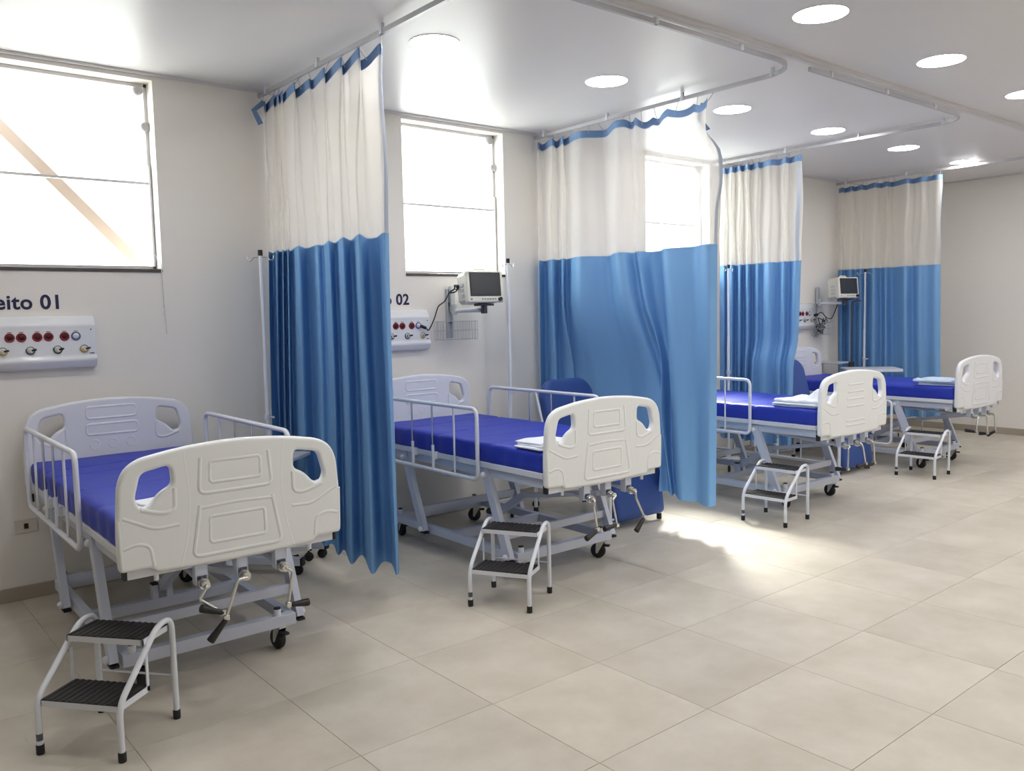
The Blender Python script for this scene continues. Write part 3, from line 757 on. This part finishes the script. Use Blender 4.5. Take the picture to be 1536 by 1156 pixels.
# ------------------------------------------------------------------ drip stands
def drip():
    r = thing('drip_stand', '', 'drip stand', group='drip stands at the bed heads')
    t = MB(); t.cyl((0, 0, .12), (0, 0, 1.30), .0125, 12); t.build('lower_pole', M_white, r)
    t = MB(); t.cyl((0, 0, 1.28), (0, 0, 1.965), .0105, 12); t.build('upper_pole', M_white, r)
    t = MB(); t.cyl((0, 0, .93), (0, 0, .965), .019, 12); t.cyl((.01, 0, .948), (.045, 0, .948), .007, 8); t.build('height_clamp', M_steel, r)
    t = MB(); t.cyl((0, 0, 1.955), (0, 0, 1.99), .015, 12); t.build('top_cap', M_black, r)
    for s in (-1, 1):
        t = MB(); t.tube(fillet([(0, 0, 1.945), (s*.05, 0, 1.945), (s*.06, 0, 1.925), (s*.085, 0, 1.925), (s*.09, 0, 1.955)], .014, 4), .003, 6); t.build('bottle_hook', M_chrome, r)
    t = MB(); t.cyl((0, 0, .075), (0, 0, .15), .024, 12)
    t.build('base_hub', M_white, r)
    for i in range(4):
        a = R((-28, 28, 152, 208)[i]); p = Vector((math.cos(a), math.sin(a), 0))
        g = MB(); g.bar(p*.02+Vector((0, 0, .095)), p*.225+Vector((0, 0, .085)), .028, .028); l = g.build('base_leg', M_white, r)
        c = MB(); c.bar(p*.22+Vector((0, 0, .085)), p*.233+Vector((0, 0, .085)), .031, .031); c.build('leg_cap', M_black, l)
        c = MB(); c.lathe([(.008, -.012), (.028, -.012), (.030, 0), (.028, .012), (.008, .012)], 14, Matrix.Translation(p*.215+Vector((0, 0, .030))) @ Matrix.Rotation(a, 4, 'Z') @ Matrix.Rotation(PI/2, 4, 'X'))
        c.cyl(p*.215+Vector((0, 0, .03)), p*.215+Vector((0, 0, .075)), .007, 8); c.build('caster_wheel', M_black, l)
    return r
d0 = drip()
for i, (x, y, a, lb) in enumerate(((2.162, -.372, -50, 'white drip stand left of the first curtain'), (4.185, -.32, 20, 'white drip stand between the first monitor and second curtain'),
                                   (6.86, -.42, 10, 'white drip stand in front of the third curtain, beside the third bed'), (9.447, -.435, -76, 'white drip stand in front of the last curtain, beside the second monitor'))):
    o = d0 if i == 0 else copy_tree(d0)
    o.location = (x, y, 0); o.rotation_euler = (0, 0, R(a)); o['label'] = lb

# ------------------------------------------------------------------ overbed tables and stand
def overbed(loc, rz, label, h, c, d, bk=-.30):
    r = thing('overbed_table', label, 'table', loc, rz, 'wheeled overbed tables')
    b = MB(); b.box((c[0], c[1], h), (d[0], d[1], .022), bev=.006); b.build('tabletop', M_table, r)
    b = MB(); b.box((c[0], c[1]-d[1]/2-.003, h-.006), (d[0]+.006, .008, .03)); b.build('top_edge', M_white, r)
    b = MB(); b.bar((bk+.02, .10, .11), (bk+.02, .10, h-.03), .05, .035); b.bar((bk+.02, .10, h-.025), (c[0]+.05, c[1], h-.025), .04, .03); b.build('column', M_steel, r)
    b = MB(); b.bar((bk, -.21, .095), (bk, .21, .095), .05); b.build('base_bar', M_steel, r)
    for s in (-1, 1):
        b = MB(); b.bar((bk-.01, s*.185, .085), (.34, s*.185, .085), .045); l = b.build('base_leg', M_steel, r)
        for x in (bk+.02, .315):
            c = MB(); c.lathe([(.008, -.014), (.029, -.014), (.031, 0), (.029, .014), (.008, .014)], 14, Matrix.Translation((x, s*.185, .031)) @ Matrix.Rotation(PI/2, 4, 'X')); c.cyl((x, s*.185, .03), (x, s*.185, .065), .008, 8); c.build('caster_wheel', M_black, l)
        c = MB(); c.box((.347, s*.185, .085), (.014, .047, .047)); c.build('leg_cap', M_black, l)
    return r
overbed((2.118, -.318, 0), R(-50), 'grey wheeled table base behind the first bed, beside the first curtain', .735, (.15, -.20), (.46, .26), -.18)
overbed((9.11, -.69, 0), R(-50), 'grey topped overbed table behind the farthest bed, before the last curtain', .86, (0, 0), (.58, .38))
r = thing('instrument_stand', 'tall dark steel stand with a small tray below the second monitor', 'stand', (9.25, -.385, 0))
t = MB(); t.cyl((0, 0, .06), (0, 0, 1.62), .011, 10); t.build('pole', M_darkst, r)
t = MB(); t.bar((0, 0, 1.61), (.10, -.05, 1.625), .02); t.build('side_arm', M_darkst, r)
t = MB(); t.box((-.09, .19, .915), (.30, .34, .016), bev=.005); t.build('tray', M_table, r)
t = MB(); t.box((0, .0, .88), (.05, .05, .09), bev=.004); t.build('tray_clamp', M_darkst, r)
t = MB(); t.lathe([(.095, 0), (.095, .012), (.06, .024), (.016, .03), (.016, .08)], 24); t.build('weighted_base', M_darkst, r)

# ------------------------------------------------------------------ monitors on wall arms
def monitor(loc, rz, label, tilt=6):
    r = thing('patient_monitor', label, 'monitor', loc, rz, 'bedside monitors on wall arms')
    M = Matrix.Rotation(R(-tilt), 4, 'X')
    b = MB(); b.box((0, -.045, .118), (.315, .05, .237), M, .012); b.build('front_casing', M_beige, r)
    b = MB(); prof = [(-.15, .02), (-.125, -.002), (.125, -.002), (.15, .02), (.15, .205), (.13, .232), (-.13, .232), (-.15, .205)]
    b.prism([(x*.97, z) for x, z in prof], .125, M @ Matrix.Translation((0, -.025, .004))); b.build('rear_casing', M_beige, r)
    b = MB(); b.box((.0, -.0705, .135), (.265, .003, .178), M); b.build('bezel', M_bezel, r)
    b = MB(); b.box((-.006, -.0722, .137), (.235, .003, .155), M); b.build('screen', M_screen, r, label='dark switched-off screen')
    b = MB(); b.cyl(M @ Vector((.118, -.068, .022)), M @ Vector((.118, -.09, .022)), .015, 14); b.build('knob', M_black, r)
    for i in range(6):
        b = MB(); b.box((-.03+i*.022, -.0715, .024), (.012, .004, .007), M); b.build('button', M_gry, r)
    b = MB(); b.box((-.125, -.0715, .024), (.01, .004, .01), M); b.build('button', M_gry, r)
    b = MB(); b.tube(fillet([M @ Vector((-.055, .01, .235)), M @ Vector((-.04, .01, .258)), M @ Vector((.04, .01, .258)), M @ Vector((.055, .01, .235))], .015, 4), .009, 8); b.build('carry_handle', M_beige, r)
    for z in (.06, .1, .14):
        b = MB(); b.box((-.148, .03, z), (.008, .05, .02), M); b.build('side_port', M_table, r)
    return r
def arm(x, z0, z1, px, py, pz, label, bx, bz, basket_fill=False):
    r = thing('wall_bracket', label, 'wall bracket', (x, 0, 0), 0, 'wall arms holding the monitors')
    b = MB()
    for s in (-1, 1): b.box((s*.022, -.012, (z0+z1)/2), (.012, .024, z1-z0))
    b.box((0, -.004, (z0+z1)/2), (.05, .008, z1-z0)); b.build('wall_channel', M_wire, r)
    b = MB(); b.box((.012, -.035, pz-.06+.1), (.04, .03, .2), bev=.005); b.cyl((.012, -.06, pz-.08), (.012, -.06, pz), .024, 14); b.build('arm_carriage', M_wire, r)
    b = MB(); b.tube([(.012, -.06, pz-.05), (px-x-.01, py+.03, pz-.05)], .016, 10); b.build('arm_tube', M_white, r)
    b = MB(); b.cyl((px-x, py, pz-.075), (px-x, py, pz-.015), .024, 14); b.box((px-x, py, pz-.01), (.12, .10, .014), bev=.003); b.build('monitor_plate', M_darkst, r)
    b = MB(); b.box((.0, -.028, z0+.26), (.03, .014, .03)); b.box((.0, -.028, z0+.12), (.03, .014, .02)); b.build('fixing_block', M_gry, r)
    x0, x1 = bx; za, zb = bz; ya, yb = -.03, -.155; w = MB(); q = .0022
    for z in (za, (za+zb)/2, zb):
        w.tube([(x0-x, ya, z), (x1-x, ya, z), (x1-x, yb, z), (x0-x, yb, z)], q, 5, True)
    n = 12
    for i in range(n+1):
        t = (x0-x)+(x1-x0)*i/n
        w.tube([(t, ya, zb), (t, ya, za), (t, yb, za), (t, yb, zb)], q*.8, 4)
    for i in range(1, 5):
        y = ya+(yb-ya)*i/5; w.tube([(x0-x, y, zb), (x0-x, y, za), (x1-x, y, za), (x1-x, y, zb)], q*.8, 4)
    w.build('wire_basket', M_wire, r, label='chrome wire basket')
    return r
def cable(pts, r_, label, group=None, name='monitor_cable'):
    b = MB(); b.tube(crom(pts, 6), r_, 6); b.cyl(pts[0], Vector(pts[0])+(Vector(pts[1])-Vector(pts[0])).normalized()*.045, r_*2.6, 8)
    return tag(b.build(name, M_black), label, 'cable', group)
arm(3.835, 1.385, 1.765, 3.945, -.315, 1.645, 'white wall arm with wire basket below the first monitor', (3.68, 4.00), (1.375, 1.515))
monitor((3.915, -.33, 1.647), R(-8), 'beige bedside monitor below the window between the first two curtains')
cable([(3.518, -.085, 1.487), (3.56, -.09, 1.47), (3.60, -.07, 1.455), (3.66, -.06, 1.54), (3.70, -.06, 1.63), (3.76, -.06, 1.67), (3.79, -.10, 1.745), (3.82, -.17, 1.765), (3.755, -.24, 1.755)], .0045, 'black monitor cable plugged into the panel by the numeral 02', 'cables of the bedside monitors')
cable([(3.775, -.22, 1.775), (3.80, -.14, 1.79), (3.835, -.09, 1.765), (3.79, -.09, 1.735), (3.80, -.15, 1.74), (3.765, -.22, 1.76)], .0055, 'coiled black leads beside the first monitor', 'cables of the bedside monitors')
arm(9.10, 1.215, 1.61, 9.18, -.335, 1.655, 'white wall arm with wire basket below the second monitor, farther bed', (8.98, 9.22), (1.24, 1.385))
monitor((9.17, -.34, 1.655), R(-14), 'beige bedside monitor on the arm beside the last curtain')
cable([(8.97, -.08, 1.47), (9.02, -.09, 1.475), (9.1, -.09, 1.50), (9.16, -.12, 1.44), (9.2, -.16, 1.43), (9.22, -.2, 1.53), (9.18, -.25, 1.63), (9.1, -.26, 1.69), (9.06, -.25, 1.74), (9.08, -.25, 1.78)], .0055, 'black monitor cable looping across the wall by the last curtain', 'cables of the bedside monitors')
b = MB()
for i in range(7):
    rnd = random.Random(i); pts = [(9.10+rnd.uniform(-.07, .09), -.09+rnd.uniform(-.04, .03), 1.26+.03*k+rnd.uniform(-.02, .03)) for k in range(6)]
    b.tube(crom(pts, 5), .0055, 5)
tag(b.build('coiled_leads', M_black), 'tangle of black leads in the basket under the second monitor', 'leads')

# ------------------------------------------------------------------ gas and power panels, lettering, outlet
def panel(x0, x1, label, zc=1.457):
    r = thing('bedhead_panel', label, 'wall panel', ((x0+x1)/2, 0, zc), 0, 'gas and power panels over the beds')
    w = x1-x0; h = .152
    pr = fillet([(0, 0, -h), (-.045, 0, -h), (-.075, 0, -h+.05), (-.06, 0, -h+.075), (-.06, 0, h-.075), (-.062, 0, h-.055), (-.03, 0, h), (0, 0, h)], [0, .03, .03, .01, .008, .03, .03, 0], 5)
    n = len(pr)
    b = MB()
    xs = [-w/2, -w/2+.006, w/2-.006, w/2]; vs = []
    for i, x in enumerate(xs):
        k = .94 if i in (0, 3) else 1
        vs += [(x, p.x*k, p.z*(.985 if k < 1 else 1)) for p in pr]
    fs = [(i*n+j, i*n+j+1, (i+1)*n+j+1, (i+1)*n+j) for i in range(3) for j in range(n-1)]
    b.add(vs, fs, True); b.add(vs[:n], [tuple(range(n-1, -1, -1))]); b.add(vs[-n:], [tuple(range(n))]); b.build('panel_body', M_panel, r)
    X1 = w/2
    for d in (.44, .383, .304, .247, .165, .106):
        red = d > .11; x = X1-d
        if x < -w/2+.03: continue
        c = MB(); c.torus((x, -.062, .033), .021, .005, 'Y', 20, 6); c.lathe([(.022, 0), (.022, .004)], 18, Matrix.Translation((x, -.06, .033)) @ Matrix.Rotation(PI/2, 4, 'X')); s = c.build('power_socket', M_red if red else M_blu, r)
        c = MB(); c.lathe([(.0165, 0), (.0155, .002), (1e-6, .0022)], 16, Matrix.Translation((x, -.0642, .035)) @ Matrix.Rotation(PI/2, 4, 'X')); s2 = c.build('socket_well', M_dred if red else M_panel, s)
        c = MB()
        for e in (-.007, 0, .007): c.cyl((x+e, -.0655, .035), (x+e, -.0672, .035), .002, 6)
        c.build('socket_pins', M_bezel if red else M_gry, s)
        c = MB(); c.box((x, -.0605, .063), (.022, .002, .003)); c.build('socket_caption', M_dred if red else M_gry, s)
    for d, m_ in ((.477, M_yel), (.342, M_gry), (.204, M_grn), (.065, M_yel)):
        x = X1-d
        if x < -w/2+.03: continue
        c = MB(); c.torus((x, -.062, -.041), .021, .0042, 'Y', 20, 6, R(150), R(390)); s = c.build('gas_outlet', m_, r)
        c = MB(); c.torus((x, -.061, -.041), .021, .0022, 'Y', 16, 5, R(30), R(150)); c.build('outlet_caption', M_gry, s)
        c = MB(); c.cyl((x, -.06, -.041), (x, -.085, -.041), .011, 14); c.build('outlet_valve', M_chrome, s)
        c = MB(); c.cyl((x+.004, -.08, -.041), (x+.022, -.10, -.036), .006, 10); c.build('outlet_plug', M_bezel, s)
    c = MB(); c.box((X1-.025, -.0605, -.068), (.024, .002, .006)); c.build('maker_plate', M_gry, r)
    c = MB(); c.cyl((X1-.025, -.06, .07), (X1-.025, -.063, .07), .004, 8); c.build('panel_screw', M_gry, r)
    return r
panel(.565, 1.268, 'white gas and power panel under the lettering Leito 01')
panel(2.915, 3.618, 'white gas and power panel under the numeral 02, cut by the first curtain')
panel(5.55, 6.253, 'white gas and power panel behind the second curtain')
panel(8.31, 9.00, 'white gas and power panel behind the third curtain, a black plug in it')
def letter(txt, xr, label):
    cu = bpy.data.curves.new('lettering', 'FONT'); cu.body = txt; cu.size = .112; cu.align_x = 'RIGHT'; cu.extrude = .001; cu.offset = .0028; cu.space_character = 1.06
    ob = bpy.data.objects.new('lettering', cu); COL.objects.link(ob)
    dg = bpy.context.evaluated_depsgraph_get(); me = bpy.data.meshes.new_from_object(ob.evaluated_get(dg)); bpy.data.objects.remove(ob)
    me.name = 'wall_lettering'; me.materials.clear(); me.materials.append(M_navy)
    o = bpy.data.objects.new('wall_lettering', me); COL.objects.link(o); o.location = (xr, -.001, 1.650); o.rotation_euler = (PI/2, 0, 0)
    tag(o, label, 'lettering', 'bed numbers on the wall')
letter('Leito 01', 1.116, 'navy lettering Leito 01 on the wall over the first bed')
letter('Leito 02', 3.476, 'navy lettering Leito 02 on the wall, only 02 showing past the curtain')
letter('Leito 03', 6.11, 'navy lettering Leito 03 on the wall behind the second curtain')
letter('Leito 04', 8.74, 'navy lettering Leito 04 on the wall behind the third curtain')
r = thing('wall_outlet', 'small white wall outlet with a dark red switch, low behind the first bed', 'outlet', (.852, 0, .42))
b = MB(); b.box((0, -.004, 0), (.115, .008, .075), bev=.003); b.build('outlet_plate', M_out, r)
b = MB(); b.box((0, -.010, 0), (.022, .006, .03), bev=.002); b.build('outlet_switch', M_dred, r)
